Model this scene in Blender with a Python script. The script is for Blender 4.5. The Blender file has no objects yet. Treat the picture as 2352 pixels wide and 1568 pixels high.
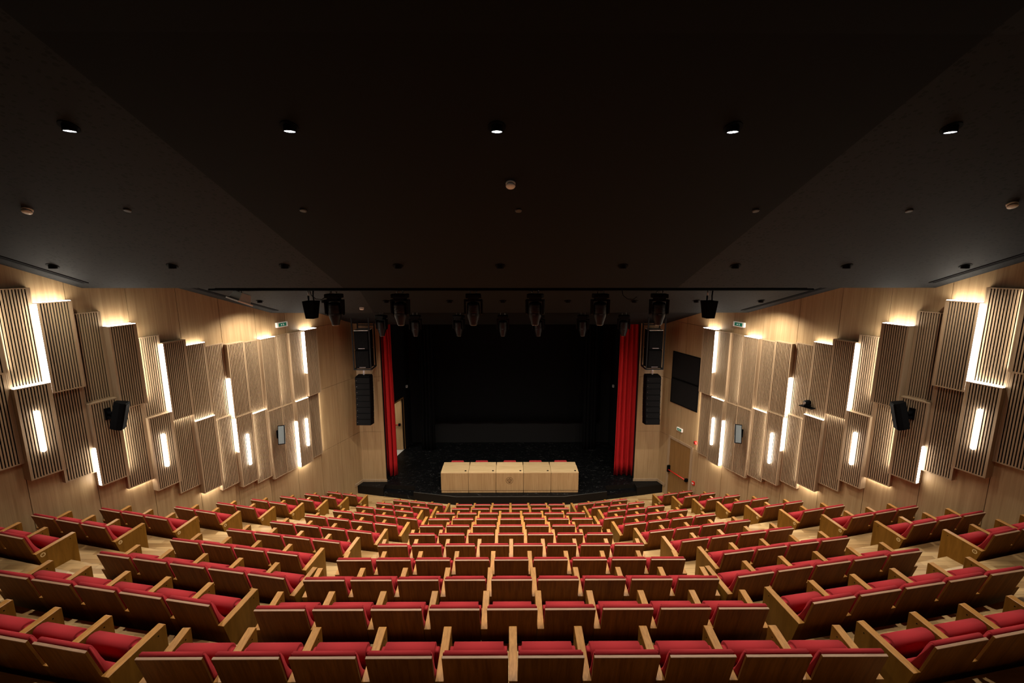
import bpy, bmesh, math, random
from mathutils import Vector, Matrix

# ------------------------------------------------------------------ camera, world, exposure
sc = bpy.context.scene
COL = sc.collection
F_PX, PITCH, YAW = 1060.0, math.radians(10.2), math.radians(0.32)
CAM = Vector((-0.024, 0.0, 8.05))
FW = Vector((math.sin(YAW)*math.cos(PITCH), math.cos(YAW)*math.cos(PITCH), -math.sin(PITCH)))
RT = Vector((math.cos(YAW), -math.sin(YAW), 0.0))
UP = RT.cross(FW)
cd = bpy.data.cameras.new('camera')
cd.sensor_width = 36.0
cd.lens = F_PX/2352.0*36.0
cd.clip_start = 0.05
co = bpy.data.objects.new('camera', cd)
COL.objects.link(co)
m = Matrix((( RT.x, UP.x, -FW.x, CAM.x), (RT.y, UP.y, -FW.y, CAM.y), (RT.z, UP.z, -FW.z, CAM.z), (0, 0, 0, 1)))
co.matrix_world = m
sc.camera = co

w = bpy.data.worlds.new('world')
sc.world = w
w.use_nodes = True
w.node_tree.nodes['Background'].inputs[0].default_value = (0.0, 0.0, 0.0, 1)
w.node_tree.nodes['Background'].inputs[1].default_value = 0.0
sc.view_settings.view_transform = 'Standard'
sc.view_settings.look = 'None'
sc.view_settings.gamma = 1.0
sc.view_settings.exposure = 0.0
sc.view_settings.use_curve_mapping = False
sc.cycles.use_denoising = True
sc.cycles.max_bounces = 8
sc.cycles.diffuse_bounces = 4
sc.cycles.sample_clamp_indirect = 4.0

LED_COL = (1.0, 0.925, 0.80)
LED_STRENGTH = 22.0
TUBE_STRENGTH = 16.0
SPOT_COL = (1.0, 0.90, 0.75)
SPOT_W = {1: 400.0, 2: 330.0, 3: 430.0, 4: 0.0}
LAMP_DISC = 14.0

rnd = random.Random(7)

# ------------------------------------------------------------------ helpers
def nd(nt, t, x=0, y=0):
    n = nt.nodes.new(t); n.location = (x, y); return n

def new_mat(name):
    mt = bpy.data.materials.new(name); mt.use_nodes = True
    nt = mt.node_tree
    b = nt.nodes['Principled BSDF']
    return mt, nt, b

def plain(name, col, rough=0.5, metal=0.0, spec=0.5, emit=None, es=0.0, bump=0.0, bscale=60, var=0.06):
    mt, nt, b = new_mat(name)
    b.inputs['Roughness'].default_value = rough
    b.inputs['Metallic'].default_value = metal
    b.inputs['Specular IOR Level'].default_value = spec
    tc = nd(nt, 'ShaderNodeTexCoord', -900)
    no = nd(nt, 'ShaderNodeTexNoise', -700)
    no.inputs['Scale'].default_value = bscale
    no.inputs['Detail'].default_value = 4
    nt.links.new(tc.outputs['Object'], no.inputs['Vector'])
    mx = nd(nt, 'ShaderNodeMix', -400); mx.data_type = 'RGBA'
    mx.inputs[6].default_value = tuple(c*(1-var) for c in col)+(1,)
    mx.inputs[7].default_value = tuple(min(1, c*(1+var)) for c in col)+(1,)
    nt.links.new(no.outputs['Fac'], mx.inputs[0])
    nt.links.new(mx.outputs[2], b.inputs['Base Color'])
    if bump:
        bp = nd(nt, 'ShaderNodeBump', -300, -300)
        bp.inputs['Strength'].default_value = bump
        bp.inputs['Distance'].default_value = 0.002
        nt.links.new(no.outputs['Fac'], bp.inputs['Height'])
        nt.links.new(bp.outputs['Normal'], b.inputs['Normal'])
    if emit:
        b.inputs['Emission Color'].default_value = emit+(1,)
        b.inputs['Emission Strength'].default_value = es
    return mt

def wood(name, c1, c2, scale=(30, 30, 1.4), rough=0.45, rand=0.12, spec=0.35, detail=8, fine=0.35, rings=0.0):
    mt, nt, b = new_mat(name)
    tc = nd(nt, 'ShaderNodeTexCoord', -1500)
    oi = nd(nt, 'ShaderNodeObjectInfo', -1500, -300)
    ml = nd(nt, 'ShaderNodeVectorMath', -1300, -300); ml.operation = 'SCALE'
    ml.inputs[0].default_value = (13.1, 7.7, 5.3)
    nt.links.new(oi.outputs['Random'], ml.inputs['Scale'])
    ad = nd(nt, 'ShaderNodeVectorMath', -1150); ad.operation = 'ADD'
    nt.links.new(tc.outputs['Object'], ad.inputs[0])
    nt.links.new(ml.outputs['Vector'], ad.inputs[1])
    mp = nd(nt, 'ShaderNodeMapping', -1000)
    mp.inputs['Scale'].default_value = scale
    nt.links.new(ad.outputs['Vector'], mp.inputs['Vector'])
    n1 = nd(nt, 'ShaderNodeTexNoise', -800)
    n1.inputs['Scale'].default_value = 1.0; n1.inputs['Detail'].default_value = detail
    n1.inputs['Roughness'].default_value = 0.62; n1.inputs['Distortion'].default_value = 0.5
    nt.links.new(mp.outputs['Vector'], n1.inputs['Vector'])
    n2 = nd(nt, 'ShaderNodeTexNoise', -800, -300)
    n2.inputs['Scale'].default_value = 0.22; n2.inputs['Detail'].default_value = 3
    n2.inputs['Distortion'].default_value = 1.2 + rings
    nt.links.new(mp.outputs['Vector'], n2.inputs['Vector'])
    mxf = nd(nt, 'ShaderNodeMath', -600); mxf.operation = 'MULTIPLY_ADD'
    nt.links.new(n1.outputs['Fac'], mxf.inputs[0]); mxf.inputs[1].default_value = 0.65
    m2 = nd(nt, 'ShaderNodeMath', -700, -200); m2.operation = 'MULTIPLY'
    nt.links.new(n2.outputs['Fac'], m2.inputs[0]); m2.inputs[1].default_value = 0.35
    nt.links.new(m2.outputs[0], mxf.inputs[2])
    cr = nd(nt, 'ShaderNodeValToRGB', -450)
    cr.color_ramp.elements[0].position = 0.5-fine/2; cr.color_ramp.elements[0].color = c1+(1,)
    cr.color_ramp.elements[1].position = 0.5+fine/2; cr.color_ramp.elements[1].color = c2+(1,)
    nt.links.new(mxf.outputs[0], cr.inputs['Fac'])
    hs = nd(nt, 'ShaderNodeHueSaturation', -200)
    mr = nd(nt, 'ShaderNodeMapRange', -450, -300)
    mr.inputs['To Min'].default_value = 1-rand; mr.inputs['To Max'].default_value = 1+rand
    nt.links.new(oi.outputs['Random'], mr.inputs['Value'])
    nt.links.new(mr.outputs['Result'], hs.inputs['Value'])
    nt.links.new(cr.outputs['Color'], hs.inputs['Color'])
    nt.links.new(hs.outputs['Color'], b.inputs['Base Color'])
    b.inputs['Roughness'].default_value = rough
    b.inputs['Specular IOR Level'].default_value = spec
    bp = nd(nt, 'ShaderNodeBump', -200, -500)
    bp.inputs['Strength'].default_value = 0.15; bp.inputs['Distance'].default_value = 0.001
    nt.links.new(n1.outputs['Fac'], bp.inputs['Height'])
    nt.links.new(bp.outputs['Normal'], b.inputs['Normal'])
    return mt

class MB:
    """collects boxes, prisms, tubes and lathes, links them as one mesh object"""
    def __init__(s): s.bm = bmesh.new()
    def quad(s, pts, mi=0):
        f = s.bm.faces.new([s.bm.verts.new(p) for p in pts]); f.material_index = mi; return f
    def hexa(s, a, b, mi=0, bev=0.0):
        """a: 4 points of one end, b: 4 matching points of the other"""
        va = [s.bm.verts.new(p) for p in a]; vb = [s.bm.verts.new(p) for p in b]
        n = len(va); fs = [s.bm.faces.new(va[::-1]), s.bm.faces.new(vb)]
        for i in range(n):
            fs.append(s.bm.faces.new([va[i], va[(i+1) % n], vb[(i+1) % n], vb[i]]))
        for f in fs: f.material_index = mi
        if bev:
            es = list({e for f in fs for e in f.edges})
            bmesh.ops.bevel(s.bm, geom=es, offset=bev, segments=2, profile=0.6, affect='EDGES', clamp_overlap=True, material=-1)
        return fs
    def box(s, x0, x1, y0, y1, z0, z1, mi=0, bev=0.0, M=None):
        a = [(x0, y0, z0), (x1, y0, z0), (x1, y1, z0), (x0, y1, z0)]
        b = [(x0, y0, z1), (x1, y0, z1), (x1, y1, z1), (x0, y1, z1)]
        if M: a = [M @ Vector(p) for p in a]; b = [M @ Vector(p) for p in b]
        return s.hexa(a, b, mi, bev)
    def prism_x(s, prof, x0, x1, mi=0, bev=0.0):
        """profile of (y,z) extruded along x"""
        return s.hexa([(x0, y, z) for y, z in prof], [(x1, y, z) for y, z in prof], mi, bev)
    def prism_z(s, prof, z0, z1, mi=0, bev=0.0):
        return s.hexa([(x, y, z0) for x, y in prof], [(x, y, z1) for x, y in prof], mi, bev)
    def lathe(s, prof, c=(0, 0, 0), seg=20, mi=0, M=None, cap=True, axis='z'):
        rings = []
        for r, z in prof:
            ring = []
            for i in range(seg):
                a = 2*math.pi*i/seg
                p = Vector((r*math.cos(a), r*math.sin(a), z))
                if axis == 'y': p = Vector((p.x, p.z, p.y))
                if axis == 'x': p = Vector((p.z, p.x, p.y))
                p = p+Vector(c)
                if M: p = M @ p
                ring.append(s.bm.verts.new(p))
            rings.append(ring)
        for a, b in zip(rings[:-1], rings[1:]):
            for i in range(seg):
                f = s.bm.faces.new([a[i], a[(i+1) % seg], b[(i+1) % seg], b[i]]); f.material_index = mi; f.smooth = True
        if cap:
            f = s.bm.faces.new(rings[0][::-1]); f.material_index = mi
            f = s.bm.faces.new(rings[-1]); f.material_index = mi
    def tube(s, pts, r, seg=8, mi=0):
        pts = [Vector(p) for p in pts]; rings = []
        for i, p in enumerate(pts):
            d = (pts[min(i+1, len(pts)-1)]-pts[max(i-1, 0)]).normalized()
            u = d.cross(Vector((0, 0, 1)))
            if u.length < 1e-3: u = d.cross(Vector((0, 1, 0)))
            u.normalize(); v = d.cross(u)
            rings.append([s.bm.verts.new(p+u*r*math.cos(2*math.pi*k/seg)+v*r*math.sin(2*math.pi*k/seg)) for k in range(seg)])
        for a, b in zip(rings[:-1], rings[1:]):
            for i in range(seg):
                f = s.bm.faces.new([a[i], a[(i+1) % seg], b[(i+1) % seg], b[i]]); f.smooth = True; f.material_index = mi
        f = s.bm.faces.new(rings[0][::-1]); f.material_index = mi
        f = s.bm.faces.new(rings[-1]); f.material_index = mi
    def mesh(s, name, mats):
        bmesh.ops.recalc_face_normals(s.bm, faces=s.bm.faces)
        me = bpy.data.meshes.new(name); s.bm.to_mesh(me); s.bm.free()
        for mt in (mats if isinstance(mats, (list, tuple)) else [mats]): me.materials.append(mt)
        return me
    def build(s, name, mats, parent=None, M=None):
        o = bpy.data.objects.new(name, s.mesh(name, mats)); COL.objects.link(o)
        if parent: o.parent = parent
        if M is not None: o.matrix_local = M
        return o

def tag(o, label=None, cat=None, group=None, kind=None):
    if label: o['label'] = label
    if cat: o['category'] = cat
    if group: o['group'] = group
    if kind: o['kind'] = kind
    return o

def empty(name, loc=(0, 0, 0), rz=0.0, M=None):
    o = bpy.data.objects.new(name, None); COL.objects.link(o)
    o.empty_display_size = 0.05
    if M is not None: o.matrix_world = M
    else:
        o.location = loc; o.rotation_euler = (0, 0, rz)
    return o

def inst(src, parent=None, loc=None):
    c = src.copy(); COL.objects.link(c); c.parent = parent
    if loc is not None: c.location = loc
    return c

def copy_tree(o, parent=None):
    c = o.copy(); COL.objects.link(c); c.parent = parent
    for ch in list(o.children): copy_tree(ch, c)
    return c

def text_mesh(name, body, size, mat, extr=0.0006):
    cu = bpy.data.curves.new(name, 'FONT'); cu.body = body; cu.size = size; cu.extrude = extr
    cu.align_x = 'CENTER'; cu.align_y = 'CENTER'
    ob = bpy.data.objects.new(name+'_src', cu); COL.objects.link(ob)
    dg = bpy.context.evaluated_depsgraph_get()
    me = bpy.data.meshes.new_from_object(ob.evaluated_get(dg))
    me.name = name
    bpy.data.objects.remove(ob)
    me.materials.clear(); me.materials.append(mat)
    return me

ORD = ['zeroth', 'first', 'second', 'third', 'fourth', 'fifth', 'sixth', 'seventh', 'eighth', 'ninth', 'tenth', 'eleventh', 'twelfth', 'thirteenth', 'fourteenth', 'fifteenth', 'sixteenth']

def in_frame(pts, pad=6):
    xs = []; ys = []
    for p in pts:
        d = Vector(p)-CAM; z = d.dot(FW)
        if z < 0.1: continue
        xs.append(1176+F_PX*d.dot(RT)/z); ys.append(784-F_PX*d.dot(UP)/z)
    return bool(xs) and max(xs) > -pad and min(xs) < 2352+pad and max(ys) > -pad and min(ys) < 1568+pad

# ------------------------------------------------------------------ materials
M_WALL = wood('oak_veneer_wall', (0.255, 0.160, 0.077), (0.40, 0.275, 0.145), (26, 26, 0.9), 0.42, 0.04)
M_SLAT = wood('oak_slat', (0.235, 0.160, 0.092), (0.36, 0.258, 0.160), (60, 60, 1.3), 0.45, 0.08)
M_FELT = plain('black_felt', (0.006, 0.006, 0.007), 0.95, spec=0.1)
M_SEATWOOD = wood('stained_oak_seat', (0.094, 0.033, 0.0050), (0.200, 0.084, 0.016), (38, 9, 1.7), 0.5, 0.14, spec=0.07, rings=1.0)
M_SIDE = wood('stained_oak_side', (0.115, 0.048, 0.0050), (0.215, 0.100, 0.015), (70, 14, 2.2), 0.45, 0.12, spec=0.08, rings=1.2)
M_ARM = wood('honey_oak_arm', (0.26, 0.110, 0.022), (0.47, 0.228, 0.060), (70, 14, 2.2), 0.40, 0.12, rings=1.2)
M_EDGE = wood('plywood_edge', (0.27, 0.150, 0.088), (0.43, 0.265, 0.170), (6, 60, 60), 0.5, 0.08)
M_BADGE = plain('pale_badge_wood', (0.60, 0.42, 0.20), 0.5)
M_RED = plain('red_seat_fabric', (0.35, 0.026, 0.031), 0.9, spec=0.15, bump=0.35, bscale=450, var=0.12)
M_CURTAIN = plain('red_velvet', (0.42, 0.008, 0.010), 0.8, spec=0.3, bump=0.2, bscale=200, var=0.1)
M_BLACKCLOTH = plain('black_drape_cloth', (0.0026, 0.0026, 0.003), 0.9, spec=0.1, bump=0.2, bscale=200)
M_CEIL = plain('black_ceiling_paint', (0.0024, 0.0026, 0.0028), 0.85, spec=0.2, bump=0.1, bscale=30)
M_STAGEWALL = plain('black_stage_paint', (0.003, 0.0036, 0.005), 0.8, spec=0.2)
M_GREYWALL = plain('dark_grey_stage_wall', (0.0075, 0.0075, 0.0078), 0.8, spec=0.2)
M_BLACK = plain('black_powder_coat', (0.003, 0.003, 0.0033), 0.6, spec=0.03)
M_DARKPLASTIC = plain('dark_grey_plastic', (0.0040, 0.0040, 0.0043), 0.5, spec=0.06)
M_GREYSPK = plain('grey_speaker_plastic', (0.085, 0.10, 0.105), 0.6)
M_CAGE = plain('grey_painted_steel', (0.011, 0.0115, 0.012), 0.5, spec=0.12)
M_HEAD = plain('matt_black_lamp_body', (0.0048, 0.0052, 0.0060), 0.45, spec=0.25)
M_STEEL = plain('galvanised_steel', (0.55, 0.55, 0.56), 0.3, metal=1.0)
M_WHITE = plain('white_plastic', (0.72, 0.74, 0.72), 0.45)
M_PROJ = plain('pale_grey_plastic', (0.42, 0.48, 0.48), 0.45)
M_REDPL = plain('red_plastic', (0.55, 0.015, 0.010), 0.35)
M_GREEN = plain('green_sign_face', (0.0, 0.12, 0.06), 0.4, emit=(0.0, 0.16, 0.09), es=0.25)
M_SIGNW = plain('white_sign_print', (0.8, 0.8, 0.78), 0.4, emit=(0.9, 0.95, 0.9), es=0.35)
M_SIGNBODY = plain('white_sign_body', (0.75, 0.72, 0.66), 0.4, emit=(0.9, 0.85, 0.75), es=0.12)
M_DOOR = wood('dark_oak_door', (0.17, 0.085, 0.025), (0.27, 0.145, 0.05), (24, 24, 1.0), 0.4, 0.03)
M_DESK = wood('pale_oak_desk', (0.30, 0.175, 0.075), (0.45, 0.29, 0.14), (36, 36, 1.5), 0.42, 0.05)
M_DESKTOP = wood('pale_oak_desk_top', (0.54, 0.36, 0.17), (0.74, 0.54, 0.30), (2.2, 40, 20), 0.38, 0.10)
M_ETCH = plain('etched_brown_mark', (0.085, 0.040, 0.012), 0.6)
M_CORR = plain('pale_corridor_floor', (0.55, 0.53, 0.50), 0.5)

def floor_mat():
    mt, nt, b = new_mat('oak_plank_floor')
    tc = nd(nt, 'ShaderNodeTexCoord', -1400)
    br = nd(nt, 'ShaderNodeTexBrick', -1100)
    br.inputs['Scale'].default_value = 1.0
    br.inputs['Brick Width'].default_value = 0.62
    br.inputs['Row Height'].default_value = 0.105
    br.inputs['Mortar Size'].default_value = 0.0012
    br.inputs['Color1'].default_value = (0.33, 0.19, 0.075, 1)
    br.inputs['Color2'].default_value = (0.62, 0.42, 0.20, 1)
    br.inputs['Mortar'].default_value = (0.16, 0.09, 0.04, 1)
    br.inputs['Bias'].default_value = -0.1
    nt.links.new(tc.outputs['Object'], br.inputs['Vector'])
    mp = nd(nt, 'ShaderNodeMapping', -1100, -400); mp.inputs['Scale'].default_value = (2.0, 34, 34)
    nt.links.new(tc.outputs['Object'], mp.inputs['Vector'])
    no = nd(nt, 'ShaderNodeTexNoise', -900, -400); no.inputs['Scale'].default_value = 1; no.inputs['Detail'].default_value = 7
    no.inputs['Distortion'].default_value = 0.6
    nt.links.new(mp.outputs['Vector'], no.inputs['Vector'])
    mr = nd(nt, 'ShaderNodeMapRange', -700, -400)
    mr.inputs['From Min'].default_value = 0.3; mr.inputs['From Max'].default_value = 0.7
    mr.inputs['To Min'].default_value = 0.72; mr.inputs['To Max'].default_value = 1.12
    nt.links.new(no.outputs['Fac'], mr.inputs['Value'])
    hs = nd(nt, 'ShaderNodeHueSaturation', -400)
    nt.links.new(br.outputs['Color'], hs.inputs['Color']); nt.links.new(mr.outputs['Result'], hs.inputs['Value'])
    nt.links.new(hs.outputs['Color'], b.inputs['Base Color'])
    b.inputs['Roughness'].default_value = 0.38
    return mt
M_FLOOR = floor_mat()

def perf_mat():
    mt, nt, b = new_mat('perforated_black_ceiling')
    tc = nd(nt, 'ShaderNodeTexCoord', -1400)
    mp = nd(nt, 'ShaderNodeMapping', -1200); mp.inputs['Scale'].default_value = (17, 23, 0.01)
    nt.links.new(tc.outputs['Object'], mp.inputs['Vector'])
    vo = nd(nt, 'ShaderNodeTexVoronoi', -1000); vo.inputs['Scale'].default_value = 1.0
    vo.inputs['Randomness'].default_value = 0.9
    nt.links.new(mp.outputs['Vector'], vo.inputs['Vector'])
    sp = nd(nt, 'ShaderNodeSeparateColor', -800, -200)
    nt.links.new(vo.outputs['Color'], sp.inputs[0])
    mr = nd(nt, 'ShaderNodeMapRange', -600, -200)
    mr.inputs['To Min'].default_value = 0.12; mr.inputs['To Max'].default_value = 0.44
    nt.links.new(sp.outputs[0], mr.inputs['Value'])
    lt = nd(nt, 'ShaderNodeMath', -500); lt.operation = 'LESS_THAN'
    nt.links.new(vo.outputs['Distance'], lt.inputs[0]); nt.links.new(mr.outputs['Result'], lt.inputs[1])
    mx = nd(nt, 'ShaderNodeMix', -300); mx.data_type = 'RGBA'
    mx.inputs[6].default_value = (0.0098, 0.0101, 0.0104, 1); mx.inputs[7].default_value = (0.001, 0.001, 0.001, 1)
    nt.links.new(lt.outputs[0], mx.inputs[0]); nt.links.new(mx.outputs[2], b.inputs['Base Color'])
    b.inputs['Roughness'].default_value = 0.8; b.inputs['Specular IOR Level'].default_value = 0.25
    return mt
M_PERF = perf_mat()

def stage_mat():
    mt, nt, b = new_mat('scuffed_black_stage_floor')
    tc = nd(nt, 'ShaderNodeTexCoord', -1400)
    mp = nd(nt, 'ShaderNodeMapping', -1200); mp.inputs['Scale'].default_value = (5, 9, 5)
    nt.links.new(tc.outputs['Object'], mp.inputs['Vector'])
    no = nd(nt, 'ShaderNodeTexNoise', -1000); no.inputs['Scale'].default_value = 1.2; no.inputs['Detail'].default_value = 9
    no.inputs['Roughness'].default_value = 0.7; no.inputs['Distortion'].default_value = 1.5
    nt.links.new(mp.outputs['Vector'], no.inputs['Vector'])
    cr = nd(nt, 'ShaderNodeValToRGB', -700)
    e = cr.color_ramp.elements
    e[0].position = 0.57; e[0].color = (0.0022, 0.0024, 0.0028, 1)
    e[1].position = 0.72; e[1].color = (0.07, 0.07, 0.07, 1)
    nt.links.new(no.outputs['Fac'], cr.inputs['Fac']); nt.links.new(cr.outputs['Color'], b.inputs['Base Color'])
    b.inputs['Roughness'].default_value = 0.5
    b.inputs['Specular IOR Level'].default_value = 0.15
    return mt
M_STAGE = stage_mat()

def mesh_grille_mat():
    mt, nt, b = new_mat('black_metal_mesh')
    tc = nd(nt, 'ShaderNodeTexCoord', -1200)
    vo = nd(nt, 'ShaderNodeTexVoronoi', -900); vo.inputs['Scale'].default_value = 90; vo.inputs['Randomness'].default_value = 0.1
    nt.links.new(tc.outputs['Object'], vo.inputs['Vector'])
    lt = nd(nt, 'ShaderNodeMath', -600); lt.operation = 'LESS_THAN'; lt.inputs[1].default_value = 0.35
    nt.links.new(vo.outputs['Distance'], lt.inputs[0])
    mx = nd(nt, 'ShaderNodeMix', -300); mx.data_type = 'RGBA'
    mx.inputs[6].default_value = (0.012, 0.012, 0.0125, 1); mx.inputs[7].default_value = (0.006, 0.006, 0.006, 1)
    nt.links.new(lt.outputs[0], mx.inputs[0]); nt.links.new(mx.outputs[2], b.inputs['Base Color'])
    b.inputs['Roughness'].default_value = 0.5
    b.inputs['Specular IOR Level'].default_value = 0.08
    return mt
M_MESH = mesh_grille_mat()

M_LED = plain('lit_led_diffuser', (0.9, 0.88, 0.84), 0.5, emit=LED_COL, es=LED_STRENGTH)
M_TUBE = plain('lit_tube_diffuser', (0.9, 0.9, 0.9), 0.5, emit=(1.0, 0.97, 0.93), es=TUBE_STRENGTH)
M_LAMP = plain('lit_lamp_lens', (0.9, 0.9, 0.9), 0.5, emit=(0.95, 0.97, 1.0), es=LAMP_DISC)

# ------------------------------------------------------------------ side wall frame: s along the wall from the stage corner, d into the room
KW = 0.37; LW = math.hypot(1, KW); WX, WY = 5.24, 15.1
YR = 15.2                                     # plane of the walls beside the stage opening
S_END = 19.5
def wp(side, s, d, z):
    """side -1 = left wall, +1 = right wall"""
    x = WX + KW*s/LW - d/LW
    y = WY - s/LW - KW*d/LW
    return Vector((side*x, y, z))
def wbox(mb, side, s0, s1, d0, d1, z0, z1, mi=0, bev=0.0):
    a = [wp(side, s0, d0, z0), wp(side, s1, d0, z0), wp(side, s1, d1, z0), wp(side, s0, d1, z0)]
    b = [wp(side, s0, d0, z1), wp(side, s1, d0, z1), wp(side, s1, d1, z1), wp(side, s0, d1, z1)]
    return mb.hexa(a, b, mi, bev)
def wM(side, s, d, z):
    """local frame on a wall: +x along the wall towards the stage (left) / away (right) so that x points right as seen, +y out of the wall to the room, z up"""
    o = wp(side, s, d, z)
    ys = (wp(side, s, d+1, z)-o).normalized()
    zs = Vector((0, 0, 1)); xs = ys.cross(zs) * 1.0
    xs = ys.cross(zs)
    return Matrix(((xs.x, ys.x, zs.x, o.x), (xs.y, ys.y, zs.y, o.y), (xs.z, ys.z, zs.z, o.z), (0, 0, 0, 1)))

def ceil_z(y):
    if y > 12.18: return 5.96+0.36*(15.1-y)
    if y > 8.39: return 6.633+0.36*(12.18-y)
    if y > 3.72: return 7.525+0.46*(8.39-y)
    return 7.525+0.46*(8.39-3.72)+0.40*(3.72-y)

def build_wall(side, nm):
    back = MB()
    wbox(back, side, -0.107, S_END, -0.25, -0.03, -0.2, 12.2, 1)
    cols = [-0.107, 0.87, 1.75]+[1.75+0.944*i for i in range(1, 19)]+[S_END]
    g = 0.0045
    for c0, c1 in zip(cols[:-1], cols[1:]):
        zs = [-0.2, 2.145, 4.105, 6.05, 12.2] if c0 < 1.7 else [-0.2, 12.2]
        for z0, z1 in zip(zs[:-1], zs[1:]):
            parts = [(c0, c1, z0, z1)]
            if side > 0 and c0 < 1.7 and z0 < 0:           # leave the doorway open
                parts = []
                if c0 < 0.3: parts = [(c0, 0.36, z0, z1)]
                else: parts = [(1.51, c1, z0, z1)]
            for a, b_, e, f in parts:
                wbox(back, side, a+g, b_-g, -0.03, 0.0, e+g, f-g, 0)
    o = back.build('wall_'+nm, [M_WALL, M_FELT])
    tag(o, kind='structure')
    return o
build_wall(-1, 'left'); build_wall(1, 'right')

# return walls beside the stage opening, with the wooden base kerb
for side, nm in ((-1, 'stage_left'), (1, 'stage_right')):
    mb = MB()
    x0, x1 = 4.37, 5.22
    mb.box(*sorted((side*x0, side*x1)), YR+0.03, YR+0.2, 0.25, 7.2, 1)
    zs = [0.30, 2.145, 4.105, 7.2]
    for z0, z1 in zip(zs[:-1], zs[1:]):
        mb.box(*sorted((side*(x0), side*(x1))), YR, YR+0.03, z0+0.003, z1-0.003, 0)
    o = mb.build('wall_'+nm, [M_WALL, M_FELT]); tag(o, kind='structure')
    mb = MB()
    mb.box(*sorted((side*4.34, side*5.20)), YR-0.035, YR, 0.30, 0.39, 0, 0.004)
    mb.hexa([wp(side, -0.1, 0, .30), wp(side, .32, 0, .30), wp(side, .32, .03, .30), wp(side, -.1, .03, .30)],
            [wp(side, -0.1, 0, .39), wp(side, .32, 0, .39), wp(side, .32, .03, .39), wp(side, -.1, .03, .39)], 0, 0.003)
    o = mb.build('baseboard_'+nm, M_SLAT); tag(o, kind='structure')

# skirting along the side walls, following the tiers, is part of the floor build below
# ------------------------------------------------------------------ tiered floor
RISE = 0.44
def zt(k): return RISE*(11-k)
def yc(k): return 2.862+0.979*(k-1)
def ymid(k): return 3.920+0.991*(k-2)-(0.03 if k == 1 else 0.0)
def yfar(k): return 6.52+0.998*(k-4)
TM, TF = 0.1835, 0.2456
def row_y(k, ax, off=0.0):
    return max(yc(k)+off, ymid(k)+TM*(ax-3)+off*1.017, yfar(k)+TF*(ax-6)+off*1.03)
def wall_x(y): return WX+KW*(WY-y)
def nosing(k, off=1.0):
    b1 = 3+(yc(k)+off-ymid(k)-off*1.017)/TM
    b2 = (ymid(k)-3*TM+off*1.017-yfar(k)+6*TF-off*1.03)/(TF-TM)
    # meet the wall
    ax = 9.0
    for _ in range(30): ax = wall_x(row_y(k, ax, off))
    pts = [(0.0, row_y(k, 0, off)), (b1, row_y(k, b1, off)), (b2, row_y(k, b2, off)), (ax, row_y(k, ax, off))]
    return [(-x, y) for x, y in pts[:0:-1]]+pts
mb = MB()
LOWK = -2
def slab(mb, front, back, z0, z1, mi=0):
    n = min(len(front), len(back))
    for i in range(n-1):
        prof = [back[i], back[i+1], front[i+1], front[i]]
        mb.prism_z(prof, z0, z1, mi)
for k in range(LOWK+1, 11):
    slab(mb, nosing(k), nosing(k-1), -0.15, zt(k))
n0 = nosing(LOWK)
yb = -3.2
slab(mb, n0, [(-wall_x(yb), yb)]+[(x, yb) for x, y in n0[1:-1]]+[(wall_x(yb), yb)], -0.15, zt(LOWK))
n10 = nosing(10)
fr = [(-5.22, 15.18)]+[(x*0.9, 15.18) for x, y in n10[1:-1]]+[(5.22, 15.18)]
slab(mb, fr, n10, -0.15, 0.0)
tag(mb.build('floor', M_FLOOR), kind='structure')

# half-height step boxes in the two side aisles
for side, sn in ((-1, 'left'), (1, 'right')):
    for k in range(3, 12):
        xa = 6.235-0.2195*(k-4); xb = 5.17-0.2195*(k-4)
        xm = (xa+xb)/2
        def yl(ax): return row_y(k-1, ax, 1.0)
        pr = [(side*xb, yl(xb)+0.004), (side*xm, yl(xm)+0.004), (side*xa, yl(xa)+0.004), (side*xa, yl(xa)+0.43), (side*xm, yl(xm)+0.43), (side*xb, yl(xb)+0.43)]
        q = MB(); q.prism_z(pr, zt(k)+0.001, zt(k)+0.22)
        tag(q.build('floor_aisle_step', M_FLOOR), kind='structure')

# ------------------------------------------------------------------ ceiling
segs = [(3.72, -3.3, ceil_z(3.72), ceil_z(-3.3)), (8.39, 3.72, 7.525, ceil_z(3.72)), (12.18, 8.39, 6.633, 6.633+0.36*3.79), (15.35, 12.18, 5.96-0.09, 5.96+0.36*2.92)]
ceil = MB()
for y1, y0, z1, z0 in segs:
    def bx(y): return 3.9-0.105*max(y, 0) if y < 8.4 else 3.62
    for sx0, sx1, mi in ((-14, None, 1), (None, None, 0), (None, 14, 1)):
        if sx0 is None and sx1 is None: a0, a1, b0, b1 = -bx(y0), bx(y0), -bx(y1), bx(y1)
        elif sx0 is not None:
            w0 = wall_x(y0)+0.2; w1 = wall_x(y1)+0.2; a0, a1, b0, b1 = -w0, -bx(y0), -w1, -bx(y1)
        else:
            w0 = wall_x(y0)+0.2; w1 = wall_x(y1)+0.2; a0, a1, b0, b1 = bx(y0), w0, bx(y1), w1
        lo = [(a0, y0, z0), (a1, y0, z0), (b1, y1, z1), (b0, y1, z1)]
        ceil.hexa(lo, [(x, y, z+0.65) for x, y, z in lo], mi)
tag(ceil.build('ceiling', [M_CEIL, M_PERF]), kind='structure')

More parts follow.
